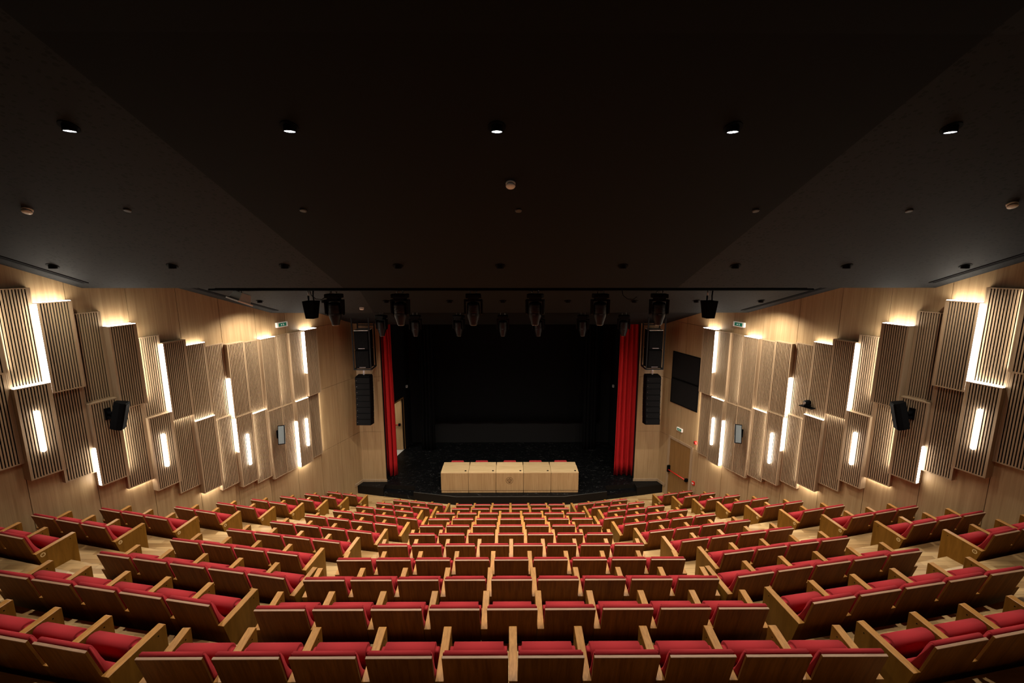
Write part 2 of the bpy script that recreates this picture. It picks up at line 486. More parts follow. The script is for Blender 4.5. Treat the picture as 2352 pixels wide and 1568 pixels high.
# long air slots beside the walls
for side, sn in ((-1, 'left'), (1, 'right')):
    for i, (ya, yb2) in enumerate(((8.15, 4.0), (11.9, 9.0))):
        q = MB()
        for off in (0.32, 0.39):
            a = []
            for y, o in ((ya, off), (ya, off+0.055), (yb2, off+0.055), (yb2, off)):
                a.append((side*(wall_x(y)-o), y, ceil_z(y)-0.012))
            q.hexa(a, [(x, y, z+0.014) for x, y, z in a], 0)
        o = q.build('air_slot', M_FELT)
        tag(o, 'long black linear air slot in the %s ceiling edge beside the %s wall' % (('lower ', 'upper ')[i == 0].strip(), sn), 'air vent', 'air slots along the side walls')

# back wall behind the camera
q = MB(); q.box(-12.4, 12.4, -3.4, -3.2, 0, 12.5); tag(q.build('wall_back', M_WALL), kind='structure')

# ------------------------------------------------------------------ stage
ST = 0.30
q = MB()
frontL = [(-5.34, 14.93), (-4.35, 14.69), (-4.35, 14.98), (-3.27, 14.83), (-3.27, 14.43), (-1.8, 14.11), (0, 14.11)]
prof = frontL+[(-x, y) for x, y in frontL[-2::-1]]
prof = [(x, y) for x, y in prof]+[(5.23, 15.2), (5.23, 15.4), (4.95, 15.4), (4.2, 18.7), (-4.2, 18.7), (-4.95, 15.4), (-5.23, 15.4), (-5.23, 15.2)]
va = [q.bm.verts.new((x, y, 0.0)) for x, y in prof]; vb = [q.bm.verts.new((x, y, ST)) for x, y in prof]
q.bm.faces.new(va[::-1]); q.bm.faces.new(vb)
for i in range(len(va)): q.bm.faces.new([va[i], va[(i+1) % len(va)], vb[(i+1) % len(va)], vb[i]]).material_index = 1
# thin metal nosing along the front
M_RISER = plain('black_stained_riser', (0.0085, 0.0065, 0.005), 0.6, spec=0.1)
tag(q.build('floor_stage', [M_STAGE, M_RISER]), kind='structure')
q = MB()
for sgn in (-1, 1):
    pts = [(sgn*3.26, 14.435), (sgn*1.8, 14.115), (0, 14.115)]
    for (xa, ya), (xb, yb3) in zip(pts[:-1], pts[1:]):
        q.hexa([(xa, ya-0.012, ST-0.004), (xb, yb3-0.012, ST-0.004), (xb, yb3+0.012, ST-0.004), (xa, ya+0.012, ST-0.004)],
               [(xa, ya-0.012, ST+0.004), (xb, yb3-0.012, ST+0.004), (xb, yb3+0.012, ST+0.004), (xa, ya+0.012, ST+0.004)])
tag(q.build('trim_1', plain('worn_edge_strip', (0.05, 0.05, 0.048), 0.4)), kind='structure')
for sgn, sn in ((-1, 'left'), (1, 'right')):
    q = MB(); q.prism_z([(sgn*4.345, 14.70), (sgn*3.275, 14.44), (sgn*3.275, 14.825), (sgn*4.345, 14.975)], 0.001, 0.15)
    tag(q.build('floor_stage_step', M_STAGE), kind='structure')

# stage box
q = MB()
q.box(-4.6, 4.6, 18.72, 18.9, ST-0.3, 7.2, 0)
tag(q.build('wall_stage_back', M_GREYWALL), kind='structure')
def stage_x(y): return 4.95-(y-15.4)*0.2273
D0, D1, DZ = 16.95, 18.02, 2.46
for sgn, nm in ((-1, 'stage_side_left'), (1, 'stage_side_right')):
    q = MB()
    def strip(y0, y1, z0, z1, q=q, sgn=sgn):
        q.hexa([(sgn*stage_x(y0), y0, z0), (sgn*stage_x(y1), y1, z0), (sgn*(stage_x(y1)+.15), y1, z0), (sgn*(stage_x(y0)+.15), y0, z0)],
               [(sgn*stage_x(y0), y0, z1), (sgn*stage_x(y1), y1, z1), (sgn*(stage_x(y1)+.15), y1, z1), (sgn*(stage_x(y0)+.15), y0, z1)])
    if sgn > 0: strip(15.4, 18.72, 0, 7.2)
    else: strip(15.4, D0, 0, 7.2); strip(D1, 18.72, 0, 7.2); strip(D0, D1, DZ, 7.2)
    tag(q.build('wall_'+nm, M_STAGEWALL), kind='structure')
q = MB(); q.box(-5.3, 5.3, 15.36, 19.0, 6.9, 7.05); q.box(-5.3, 5.3, 15.36, 15.46, 5.9, 6.9)
tag(q.build('ceiling_stage', M_STAGEWALL), kind='structure')

# hanging black backcloth and wing drapes
def drape(name, x0, x1, y, z0, z1, mat, amp=0.05, pitch=0.14, depth_vary=0.02, seed=1, thick=0.012, sway=0.0):
    rr = random.Random(seed); q = MB()
    n = max(12, int((x1-x0)/pitch*10)); rows = 14
    ph = [rr.uniform(-0.5, 0.5) for _ in range(8)]
    grid = []
    for j in range(rows+1):
        t = j/rows; z = z1+(z0-z1)*t; row = []
        for i in range(n+1):
            u = i/n; x = x0+(x1-x0)*u
            a = 2*math.pi*(x-x0)/pitch
            yy = y+amp*(0.75+0.25*t)*math.sin(a+0.5*math.sin(2.3*u*math.pi+ph[0])+0.35*math.sin(3*t+ph[1]*5))+depth_vary*math.sin(9*u+ph[2]*6)
            xx = x+0.25*amp*math.sin(2*a)+sway*t*(u-0.5)*2
            row.append(q.bm.verts.new((xx, yy, z+(0.006*math.sin(a*1.0+1) if j == rows else 0))))
        grid.append(row)
    for j in range(rows):
        for i in range(n):
            f = q.bm.faces.new([grid[j][i], grid[j][i+1], grid[j+1][i+1], grid[j+1][i]]); f.smooth = True
    o = q.build(name, mat)
    md = o.modifiers.new('thickness', 'SOLIDIFY'); md.thickness = thick
    return o
tag(drape('stage_backdrop', -3.75, 3.75, 18.45, 1.34, 6.9, M_BLACKCLOTH, 0.015, 0.9, 0.0, 3), 'wide black backcloth hanging above the grey strip of the rear stage wall', 'backdrop')
tag(drape('wing_curtain', -3.62, -3.05, 17.9, ST+0.02, 6.8, M_BLACKCLOTH, 0.05, 0.13, 0.03, 4), 'black wing curtain on the stage nearer the open side door', 'curtain', 'black wing curtains')
tag(drape('wing_curtain', 2.95, 3.52, 17.9, ST+0.02, 6.8, M_BLACKCLOTH, 0.05, 0.13, 0.03, 5), 'black wing curtain on the stage side away from the open door', 'curtain', 'black wing curtains')
tag(drape('stage_curtain', -4.55, -4.10, 15.62, ST+0.03, 6.88, M_CURTAIN, 0.085, 0.13, 0.02, 6, sway=0.03), 'red velvet stage curtain drawn back beside the open stage door', 'curtain', 'red stage curtains')
tag(drape('stage_curtain', 3.79, 4.55, 15.62, ST+0.03, 6.88, M_CURTAIN, 0.09, 0.15, 0.02, 8, sway=0.05), 'red velvet stage curtain drawn back on the side of the black wall grille', 'curtain', 'red stage curtains')

# open stage door and corridor beyond
q = MB()
for (y0, y1, z0, z1) in ((D0-0.06, D0, 0.3, DZ+.06), (D1, D1+0.06, 0.3, DZ+.06), (D0-0.06, D1+0.06, DZ, DZ+0.06)):
    a = [(-stage_x(y0)+.012, y0, z0), (-stage_x(y1)+.012, y1, z0), (-stage_x(y1)-.17, y1, z0), (-stage_x(y0)-.17, y0, z0)]
    q.hexa(a, [(x, y, z1) for x, y, z in a])
tag(q.build('door_1_frame', M_DOOR), kind='structure')
d1 = empty('door_1', (-4.45, 17.93, ST)); tag(d1, kind='structure')
q = MB(); q.box(-0.87, 0.06, 0.0, 0.05, 0.01, 2.12, 0, 0.003); q.build('door_leaf', M_DESK, d1)
q = MB(); q.tube([(-0.80, -0.07, 1.10), (-0.08, -0.07, 1.10)], 0.022); q.build('push_bar', M_REDPL, d1)
q = MB(); q.box(-0.09, -0.01, -0.09, 0.0, 1.05, 1.15, 0, 0.01); q.build('latch_case', M_BLACK, d1)
q = MB(); q.box(-7.2, -4.2, 16.0, 18.6, 0.2, 0.296); tag(q.build('floor_corridor', M_CORR), kind='structure')
q = MB(); q.box(-7.4, -7.2, 15.6, 18.8, 0.2, 3.2); q.box(-7.2, -4.30, 18.6, 18.75, 0.2, 3.2); q.box(-7.4, -5.3, 15.5, 15.65, 0.2, 3.2); q.box(-7.4, -4.6, 15.5, 18.75, 3.2, 3.3)
tag(q.build('wall_corridor', M_WHITE), kind='structure')

# ------------------------------------------------------------------ slatted wall panels
SE = [1.76+0.4727*i for i in range(18)]
TOP = [6.05, 6.03, 6.02, 6.02, 6.01, 6.05, 6.085, 6.185, 6.33, 6.50, 6.805, 7.09, 7.33, 7.58, 7.84, 8.08]
MID = [4.11, 4.08, 4.06, 4.10, 4.16, 4.25, 4.325, 4.47, 4.647, 4.86, 5.197, 5.446, 5.787, 5.986, 6.255, 6.50]
BOT = [2.145, 2.11, 2.125, 2.185, 2.285, 2.43, 2.566, 2.732, 2.96, 3.275, 3.541, 3.853, 4.132, 4.413, 4.71, 5.00]
DU = [.20, .12, .06, .14, .07, .15, .05, .10, .16, .08, .22, .06, .20, .10, .16, .08]
DL = [.08, .16, .08, .17, .11, .18, .10, .15, .08, .16, .08, .18, .10, .20, .10, .18]
# led strips: (face, z0, z1): N = side facing the rear of the hall, F = side facing the stage, T top, B bottom
LU = {0: [('N', 4.80, 6.0), ('T',)], 3: [('T',), ('F', 4.15, 5.98)], 5: [('N', 4.25, 5.22)], 7: [('T',)], 8: [('N', 4.66, 6.31), ('B',)],
      10: [('T',), ('F', 5.25, 6.70)], 12: [('T',), ('N', 5.80, 7.31)], 14: [('F', 6.3, 7.55)]}
LL = {0: [('F', 2.18, 4.08)], 1: [('N', 2.13, 3.50), ('T',), ('B',)], 4: [('T',)], 5: [('N', 3.36, 4.22), ('F', 2.46, 4.2)], 7: [('T',), ('B',), ('F', 2.76, 4.4)],
      10: [('B',)], 11: [('N', 3.87, 4.60), ('F', 3.95, 5.35)], 13: [('T',)]}
SLAT_P, SLAT_W = 0.0382, 0.0225
def make_panel(side, c, tier):
    up = tier == 'upper'
    s0, s1 = SE[c]+0.001, SE[c+1]-0.001
    z1 = TOP[c] if up else MID[c]-0.002
    z0 = MID[c] if up else BOT[c]
    d = (DU if up else DL)[c]
    sn = 'left' if side < 0 else 'right'
    O = wp(side, s0, 0.0, z0)
    root = empty('slatted_wall_panel', O)
    tag(root, 'slatted oak wall panel, %s tier of the %s wall, %s from the stage' % (tier, sn, ORD[c+1]), 'wall panel', 'slatted oak panels on the %s wall' % sn)
    T = Matrix.Translation(-O)
    def fin(q, nm, mat):
        bmesh.ops.transform(q.bm, matrix=T, verts=q.bm.verts)
        return q.build(nm, mat, root)
    fr = 0.018
    q = MB()                                      # frame box
    wbox(q, side, s0, s0+fr, 0.002, d, z0, z1); wbox(q, side, s1-fr, s1, 0.002, d, z0, z1)
    wbox(q, side, s0+fr, s1-fr, 0.002, d, z0, z0+fr); wbox(q, side, s0+fr, s1-fr, 0.002, d, z1-fr, z1)
    fin(q, 'frame', M_SLAT)
    q = MB(); wbox(q, side, s0+fr, s1-fr, 0.002, d-0.017, z0+fr, z1-fr); fin(q, 'felt_backing', M_FELT)
    q = MB(); a = s0+fr; b_ = s1-fr
    n = 11; pitch = (b_-a)/n; gap = pitch*0.46
    for i in range(n):
        wbox(q, side, a+i*pitch+(gap if i else 0), a+(i+1)*pitch, d-0.018, d-0.002, z0+fr, z1-fr)
    # mirror the leading gap so both rims look alike
    fin(q, 'slats', M_SLAT)
    for L in (LU if up else LL).get(c, []):
        q = MB(); e = 0.006
        dl0, dl1 = 0.012, d-0.006
        if L[0] == 'N':
            nb = (DU if up else DL)[c+1]
            wbox(q, side, s1-0.001, s1+e, min(nb+0.004, d-0.03), dl1, L[1], L[2])
        elif L[0] == 'F':
            nb = (DU if up else DL)[c-1] if c else 0.0
            wbox(q, side, s0-e, s0+0.001, min(nb+0.01, d-0.03), dl1-0.01, L[1], L[2])
        elif L[0] == 'T':
            nb = 0.0 if up else DU[c]
            wbox(q, side, s0+0.01, s1-0.01, (nb+0.012) if not up else 0.02, dl1, z1-0.001, z1+e)
        else:
            nb = 0.0 if not up else DL[c]
            wbox(q, side, s0+0.02, s1-0.02, nb+0.012, dl1-0.015, z0-e, z0+0.001)
        fin(q, 'light_strip', M_LED)
    return root
for side in (-1, 1):
    for c in range(15):
        for tier in ('upper', 'lower'):
            make_panel(side, c, tier)

# tube lights
TUBES = [(2.41, 2.66, 3.50, 1), (4.355, 2.93, 3.75, 5), (6.265, 3.73, 4.46, 9), (8.165, 4.85, 5.57, 13)]
for side, sn in ((-1, 'left'), (1, 'right')):
    for i, (s, z0, z1, c) in enumerate(TUBES):
        M = wM(side, s, DL[c]-0.002, z0)
        root = empty('tube_wall_light', M=M)
        tag(root, 'lit vertical white tube light on the %s wall, %s from the stage' % (sn, ORD[i+1]), 'wall light', 'vertical tube lights on the side walls')
        q = MB(); h = z1-z0; r = 0.036
        pr = [(0.004, 0)]
        for a in range(1, 7): pr.append((r*math.sin(a*math.pi/12), r-r*math.cos(a*math.pi/12)))
        pr += [(r, h-r)]
        for a in range(1, 7): pr.append((max(0.004, r*math.cos(a*math.pi/12)), h-r+r*math.sin(a*math.pi/12)))
        q.lathe(pr, (0, 0.03, 0), 14); q.build('tube', M_TUBE, root)
        q = MB(); q.box(-0.02, 0.02, 0.0, 0.012, 0.03, h-0.03); q.build('mount', M_WHITE, root)

# ------------------------------------------------------------------ auditorium seats
PW = 0.545
def seat_meshes():
    out = {}
    # plywood back board
    q = MB(); t = 0.022
    L = Vector((0, 0.187, -0.70)).normalized(); nrm = Vector((0, 0.70, 0.187)).normalized()
    top = Vector((0, 0.0, 0.82)); bot = Vector((0, 0.187, 0.12))
    hw = 0.240
    a = [Vector((-hw, 0, 0))+bot, Vector((hw, 0, 0))+bot, Vector((hw, 0, 0))+top, Vector((-hw, 0, 0))+top]
    fs = q.hexa(a, [p+nrm*t for p in a], 0)
    # top edge shows pale plies
    for f in q.bm.faces:
        c = f.calc_center_median()
        if abs((c-(top+nrm*t*0.5)).dot(L)) < 1e-3 and abs(c.x) < 0.1: f.material_index = 1
    bmesh.ops.bevel(q.bm, geom=list(q.bm.edges), offset=0.0025, segments=1, affect='EDGES', material=-1)
    out['back_panel'] = q.mesh('back_panel', [M_SEATWOOD, M_EDGE])
    # back cushion
    q = MB()
    def fr(z): return (0.82-z)/0.70*0.187
    o = 0.0245
    prof = [(fr(0.822)+o, 0.822), (fr(0.28)+o, 0.28)]
    front = [(0.285, 0.27), (0.308, 0.33), (0.302, 0.41), (0.265, 0.465), (0.218, 0.507), (0.180, 0.548), (0.149, 0.592), (0.123, 0.642), (0.101, 0.70), (0.083, 0.765), (0.070, 0.815), (0.062, 0.832), (0.050, 0.839), (0.036, 0.836)]
    prof = [prof[0], prof[1]]+front
    q.prism_x(prof, -0.236, 0.236, 0, 0.0)
    ends = [e for e in q.bm.edges if abs(e.verts[0].co.x-e.verts[1].co.x) < 1e-6]
    bmesh.ops.bevel(q.bm, geom=ends, offset=0.012, segments=3, affect='EDGES')
    for f in q.bm.faces: f.smooth = True
    out['back_cushion'] = q.mesh('back_cushion', M_RED)
    # folded-up seat cushion
    q = MB()
    prof = [(0.43, 0.14), (0.50, 0.18), (0.475, 0.34), (0.455, 0.48), (0.44, 0.54), (0.42, 0.568), (0.385, 0.585), (0.345, 0.588), (0.318, 0.575), (0.305, 0.545), (0.315, 0.48), (0.345, 0.40), (0.385, 0.28), (0.40, 0.20)]
    q.prism_x(prof, -0.229, 0.229)
    ends = [e for e in q.bm.edges if abs(e.verts[0].co.x-e.verts[1].co.x) < 1e-6]
    bmesh.ops.bevel(q.bm, geom=ends, offset=0.03, segments=4, affect='EDGES')
    for f in q.bm.faces: f.smooth = True
    out['seat_cushion'] = q.mesh('seat_cushion', M_RED)
    # side panel with arm top
    q = MB(); tw = 0.033
    prof = [(0.072, 0.551), (0.182, 0.14), (0.195, 0.0), (0.56, 0.0), (0.562, 0.583), (0.548, 0.590)]
    q.prism_x(prof, -tw, tw, 0, 0.0)
    es = [e for e in q.bm.edges if e.verts[0].co.z > 0.05 or e.verts[1].co.z > 0.05]
    bmesh.ops.bevel(q.bm, geom=es, offset=0.003, segments=1, affect='EDGES')
    for sx in (-1, 1):
        q.lathe([(0.006, 0.0), (0.006, 0.0015)] if sx > 0 else [(0.006, -0.0015), (0.006, 0.0)], (sx*tw, 0.485, 0.535), 8, 1, axis='x')
    q.bm.normal_update()
    for f in q.bm.faces:
        c = f.calc_center_median()
        if f.material_index == 0 and not (c.z > 0.545 and abs(f.normal.z) > 0.6): f.material_index = 2
    out['side_panel'] = q.mesh('side_panel', [M_ARM, M_BLACK, M_SIDE])
    return out
SM = seat_meshes()
def mobj(name, me, parent=None):
    o = bpy.data.objects.new(name, me); COL.objects.link(o); o.parent = parent; return o
badge_mesh = None
def ring_mesh():
    q = MB(); seg = 24
    for r0, r1, h in ((0.0190, 0.0300, 0.0018),):
        vs = []
        for r, z in ((r0, 0), (r0, h), (r1, h), (r1, 0)):
            vs.append([q.bm.verts.new((r*math.cos(2*math.pi*i/seg), r*math.sin(2*math.pi*i/seg), z)) for i in range(seg)])
        for j in range(4):
            A_, B_ = vs[j], vs[(j+1) % 4]
            for i in range(seg): q.bm.faces.new([A_[i], A_[(i+1) % seg], B_[(i+1) % seg], B_[i]])
    return q.mesh('badge_ring', M_BADGE)
RINGM = ring_mesh()

seat_proto = empty('auditorium_seat')
for nm in ('back_panel', 'back_cushion', 'seat_cushion'): mobj(nm, SM[nm], seat_proto)
spn = mobj('side_panel', SM['side_panel'], seat_proto); spn.location = (-PW/2, 0, 0)
proto_used = [False]
def place_seat(x, y, z, rz, label, group, extra=False, mirror_first=False, badge=None):
    M = Matrix.Translation((x, y, z)) @ Matrix.Rotation(rz, 4, 'Z')
    pts = [M @ Vector(p) for p in ((-.27, 0, .82), (.27, 0, .82), (-.27, .56, .6), (.27, .56, .6), (0, .3, .2))]
    if not in_frame(pts, -4): return None
    if not proto_used[0]:
        r = seat_proto; proto_used[0] = True
        parts = {c.name.split('.')[0]: c for c in r.children}
    else:
        r = seat_proto.copy(); COL.objects.link(r)
        for ch in list(seat_proto.children):
            if ch.get('extra'): continue
            c = ch.copy(); COL.objects.link(c); c.parent = r
            if ch.name.startswith('side_panel'): c.location = (-PW/2, 0, 0)
    r.location = (x, y, z); r.rotation_euler = (0, 0, rz)
    r['label'] = label; r['category'] = 'seat'; r['group'] = group
    if mirror_first:
        for c in r.children:
            if c.name.startswith('side_panel'): c.location = (PW/2, 0, 0)
    if extra:
        e = mobj('side_panel', SM['side_panel'], r); e['extra'] = 1
        e.location = ((PW/2) if not mirror_first else (-PW/2), 0, 0)
        if badge:
            sx = 1 if not mirror_first else -1
            Mb = Matrix(((0, 0, sx, sx*0.033), (sx, 0, 0, 0.150), (0, 1, 0, 0.500), (0, 0, 0, 1)))
            rg = mobj('badge', RINGM, e); rg.matrix_local = Mb; rg['label'] = 'round pale row badge'
            tx = mobj('badge_letter', text_mesh('badge_letter', badge, 0.032, M_BADGE), e); tx.matrix_local = Mb
    return r

def rowname(k):
    n = 12-k
    if n == 1: return 'front row'
    if n == 11: return 'back row'
    return ORD[n]+' row from the stage'
NC = [10, 9, 9, 9, 8, 7, 7, 7, 7, 6, 6]
for k in range(11, 0, -1):
    n = NC[k-1]
    for i in range(n):
        x = (i-(n-1)/2)*0.55
        lab = 'red seat %s from the left, %s of the centre block' % (ORD[i+1], rowname(k))
        place_seat(x, yc(k), zt(k), 0.0, lab, 'centre block seats, '+rowname(k), extra=(i == n-1))
am, af = math.radians(10.4), math.radians(13.8)
MX = {k: 3.596-0.2195*(k-1) for k in (1, 2, 3)}
MX.update({k: 3.512-0.2195*(k-4) for k in range(4, 9)})
MX.update({9: 2.958, 10: 2.731, 11: 2.502})
NM = {1: 5, 2: 5, 3: 5, 4: 4, 5: 4, 6: 4, 7: 4, 8: 4, 9: 3, 10: 3, 11: 3}
NF = {2: 3, 3: 3, 4: 3, 5: 3, 6: 2, 7: 2, 8: 2, 9: 2, 10: 2, 11: 2}
for side, sn in ((-1, 'left'), (1, 'right')):
    for k in range(11, 0, -1):
        # block beside the centre
        for i in range(NM[k]):
            ax = MX[k]-0.243*math.cos(am)+i*0.542*math.cos(am)
            y = row_y(k, 3.0)*0+ymid(k)+TM*(ax-3)
            last = i == NM[k]-1
            lab = 'red seat %s from the centre, %s of the %s middle block' % (ORD[i+1], rowname(k), sn)
            # the seat's own panel sits on its wall side; the seat nearest the centre also carries the end panel
            place_seat(side*ax, y, zt(k), side*am, lab, '%s middle block seats, %s' % (sn, rowname(k)), extra=(i == 0), mirror_first=(side > 0))
        if k in NF:
            for i in range(NF[k]):
                ax = (6.825-0.2195*(k-4))-0.243*math.cos(af)+i*0.542*math.cos(af)
                if k == 11: ax -= 0.05
                y = yfar(k)+TF*(ax-6)
                lab = 'red seat %s from the aisle, %s of the %s wall block' % (ORD[i+1], rowname(k), sn)
                place_seat(side*ax, y, zt(k), side*af, lab, '%s wall block seats, %s' % (sn, rowname(k)), extra=(i == 0), mirror_first=(side > 0), badge=(chr(65+11-k) if i == 0 else None))

# ------------------------------------------------------------------ desks and chairs on stage
def make_desk(i):
    x = -2.30+0.921*i
    r = empty('conference_desk', (x+0.4605-0.02, 14.37, ST))
    names = ['pale oak desk at the end of the row by the open stage door', 'pale oak desk between the end desk and the desk with the round emblem', 'pale oak desk with a round etched emblem, middle of the row',
             'pale oak desk just beyond the emblem desk, fourth in the row', 'pale oak desk at the end of the row away from the stage door']
    tag(r, names[i], 'desk', 'row of five oak desks on the stage')
    h = 0.73; w2 = 0.4555
    q = MB(); q.box(-w2, w2, 0.0, 0.55, h-0.03, h, 0, 0.002); q.box(-w2+0.006, w2-0.012, 0.55, 0.80, h-0.03, h, 0, 0.002); q.build('desk_top', M_DESKTOP, r)
    q = MB(); q.box(-w2, w2, 0.0, 0.022, 0.085, h-0.034, 0, 0.002); q.build('front_panel', M_DESK, r)
    q = MB(); q.box(-w2+0.012, w2-0.012, 0.012, 0.034, 0.0, 0.08, 0, 0.002); q.build('plinth', M_DESK, r)
    for sx in (-1, 1):
        q = MB(); q.box(*sorted((sx*w2, sx*(w2-0.022))), 0.024, 0.72, 0.0, h-0.032, 0, 0.002); q.build('side_panel', M_DESK, r)
    q = MB(); q.lathe([(0.036, h), (0.036, h+0.003)], (w2-0.10, 0.13, 0), 16); q.build('cable_grommet', M_BLACK, r)
    if i == 2:
        q = MB(); cx, cz, R = -0.01, 0.44, 0.122
        seg = 32
        def ring(r0, r1, y=-0.0012):
            for k in range(seg):
                a0, a1 = 2*math.pi*k/seg, 2*math.pi*(k+1)/seg
                q.quad([(cx+r0*math.cos(a0), y, cz+r0*math.sin(a0)), (cx+r1*math.cos(a0), y, cz+r1*math.sin(a0)), (cx+r1*math.cos(a1), y, cz+r1*math.sin(a1)), (cx+r0*math.cos(a1), y, cz+r0*math.sin(a1))])
        ring(R-0.014, R)
        ring(0.020, 0.036)
        def blob(px, pz, rx, rz):
            q.quad([(cx+px+rx*math.cos(a), -0.0012, cz+pz+rz*math.sin(a)) for a in [2*math.pi*t/12 for t in range(12)]])
        blob(0, 0.068, 0.016, 0.024); blob(0, -0.066, 0.034, 0.022)
        for sx in (-1, 1):
            blob(sx*0.062, 0.012, 0.014, 0.040); blob(sx*0.045, -0.045, 0.018, 0.014); blob(sx*0.034, 0.045, 0.012, 0.016)
        q.build('emblem', M_ETCH, r)
for i in range(5): make_desk(i)

chair = empty('red_stage_chair')
q = MB()
# one-piece upholstered back
prof = [(0.21, 0.38), (0.235, 0.50), (0.26, 0.66), (0.275, 0.735), (0.262, 0.76), (0.24, 0.752), (0.215, 0.66), (0.19, 0.50), (0.165, 0.40)]
q.prism_x(prof, -0.222, 0.222)
ends = [e for e in q.bm.edges if abs(e.verts[0].co.x-e.verts[1].co.x) < 1e-6]
bmesh.ops.bevel(q.bm, geom=ends, offset=0.018, segments=3, affect='EDGES')
for v in q.bm.verts:
    v.co.y -= 1.3*v.co.x*v.co.x
    if v.co.z > 0.6: v.co.z -= 1.8*v.co.x*v.co.x*(v.co.z-0.6)/0.1
for f in q.bm.faces: f.smooth = True
q.build('backrest', M_RED, chair)
q = MB(); q.box(-0.21, 0.21, -0.24, 0.19, 0.41, 0.47, 0, 0.02)
for f in q.bm.faces: f.smooth = True
q.build('seat', M_RED, chair)
for sx in (-1, 1):
    for sy in (-1, 1):
        q = MB(); q.tube([(sx*0.17, sy*0.17-0.02, 0.41), (sx*0.21, sy*0.22-0.02, 0.0)], 0.012); q.build('leg', M_STEEL, chair)
chairs_x = [-1.88, -1.015, -0.015, 0.90, 1.80]
cl = ['by the end desk nearest the open door', 'behind the second desk', 'behind the desk with the emblem', 'behind the fourth desk', 'behind the desk farthest from the open door']
for i, x in enumerate(chairs_x):
    c = chair if i == 0 else copy_tree(chair)
    c.location = (x, 15.30, ST); c.rotation_euler = (0, 0, 0)
    tag(c, 'red upholstered chair '+cl[i], 'chair', 'red chairs behind the desks')

# ------------------------------------------------------------------ sub-bass cages and line arrays
for side, sn in ((-1, 'left'), (1, 'right')):
    where = 'beside the open stage door side curtain' if side < 0 else 'beside the black wall grille'
    where2 = 'on the door side of the stage' if side < 0 else 'on the grille side of the stage'
    cx = side*(4.72 if side < 0 else 4.63)
    r = empty('speaker_cage', (cx, 14.4, 4.55))
    tag(r, 'black steel hanging cage holding bass cabinets '+where2, 'rigging frame', 'speaker cages')
    zt_ = ceil_z(14.4)-4.55
    q = MB(); b = 0.018
    zb = ceil_z(14.9)-4.55
    for px in (-0.27, 0.27):
        q.box(px-b, px+b, -b, b, 0, zt_)
        q.box(px-b, px+b, 0.55-b, 0.55+b, 0.0, zb)
        q.box(px-b, px+b, 0, 0.55, -b, b)
    for py in (0, 0.55): q.box(-0.27, 0.27, py-b, py+b, -b, b)
    q.box(-0.27, 0.27, 0.55-b, 0.55+b, 1.35, 1.38)
    q.build('frame', M_CAGE, r)
    for j, (z0, z1) in enumerate(((0.03, 0.62), (0.64, 1.25))):
        s = empty('bass_cabinet', (cx-0.0, 14.4, 4.55+z0))
        tag(s, '%s black bass cabinet in the hanging cage %s' % (('lower', 'upper')[j], where2), 'loudspeaker', 'bass cabinets in the hanging cages')
        h = z1-z0
        q = MB(); q.box(-0.225, 0.225, 0.02, 0.50, 0, h, 0, 0.006); q.build('cabinet', M_BLACK, s)
        if j: q = MB(); q.box(-0.222, 0.222, 0.0, 0.50, h, h+0.02, 0, 0.004); q.build('bright_top', M_WHITE, s)['label'] = 'white slab giving the cabinet a lit top'  # added white slab, its colour carries the bright lit look of the cabinet top
        q = MB(); q.box(-0.205, 0.205, 0.006, 0.02, 0.03, h-0.03)
        for t in range(14): q.box(-0.195+t*0.0295, -0.190+t*0.0295, 0.0, 0.006, 0.03, h-0.03)
        q.build('grille', M_DARKPLASTIC, s)
        q = MB(); q.box(-0.1, 0.1, -0.001, 0.005, 0.035, 0.048); q.build('name_strip', M_STEEL, s)
    # shackle
    cab_x = side*(4.74 if side < 0 else 4.62)
    q = MB(); q.tube([(0, 0, 0.20), (0, 0, 0.0)], 0.012)
    for t in range(3): q.lathe([(0.03, -0.008), (0.03, 0.008)], (0.0, 0.0, 0.03+t*0.05), 8, axis='y')
    o = q.build('shackle', M_STEEL); o.location = (cab_x, 14.55, 4.335)
    tag(o, 'short steel shackle and chain holding the line array '+where2, 'rigging', 'line array shackles')
    r = empty('line_array', (cab_x, 14.55, 2.68))
    tag(r, 'black line array of eight stacked loudspeakers '+where2, 'loudspeaker', 'hanging line arrays')
    q = MB(); q.box(-0.22, 0.22, -0.16, 0.16, 1.62, 1.65, 0, 0.004); q.build('fly_bar', M_BLACK, r)
    y = 0.0; z = 1.615
    for j in range(8):
        h = 0.2
        ang = math.radians(j*1.3)
        M = Matrix.Translation((0, y, z)) @ Matrix.Rotation(-ang, 4, 'X')
        q = MB(); q.box(-0.235, 0.235, -0.19, 0.17, -h+0.006, 0, 0, 0.008)
        e = q.build('array_module', M_BLACK, r, M)
        q = MB(); q.box(-0.215, 0.215, -0.196, -0.19, -h+0.02, -0.014)
        q.build('grille', M_DARKPLASTIC, e)
        q = MB(); q.lathe([(0.007, -0.006), (0.007, 0)], (-side*0+(-0.19 if side < 0 else -0.19), -0.198, -0.1), 8, axis='y'); q.build('badge', M_STEEL, e)
        q = MB()
        for sx in (-1, 1): q.box(*sorted((sx*0.235, sx*0.252)), -0.15, -0.12, -h*0.3-0.02, -h*0.3+0.02)
        q.build('link_pin', M_BLACK, e)
        z -= h*math.cos(ang); y -= h*math.sin(ang)

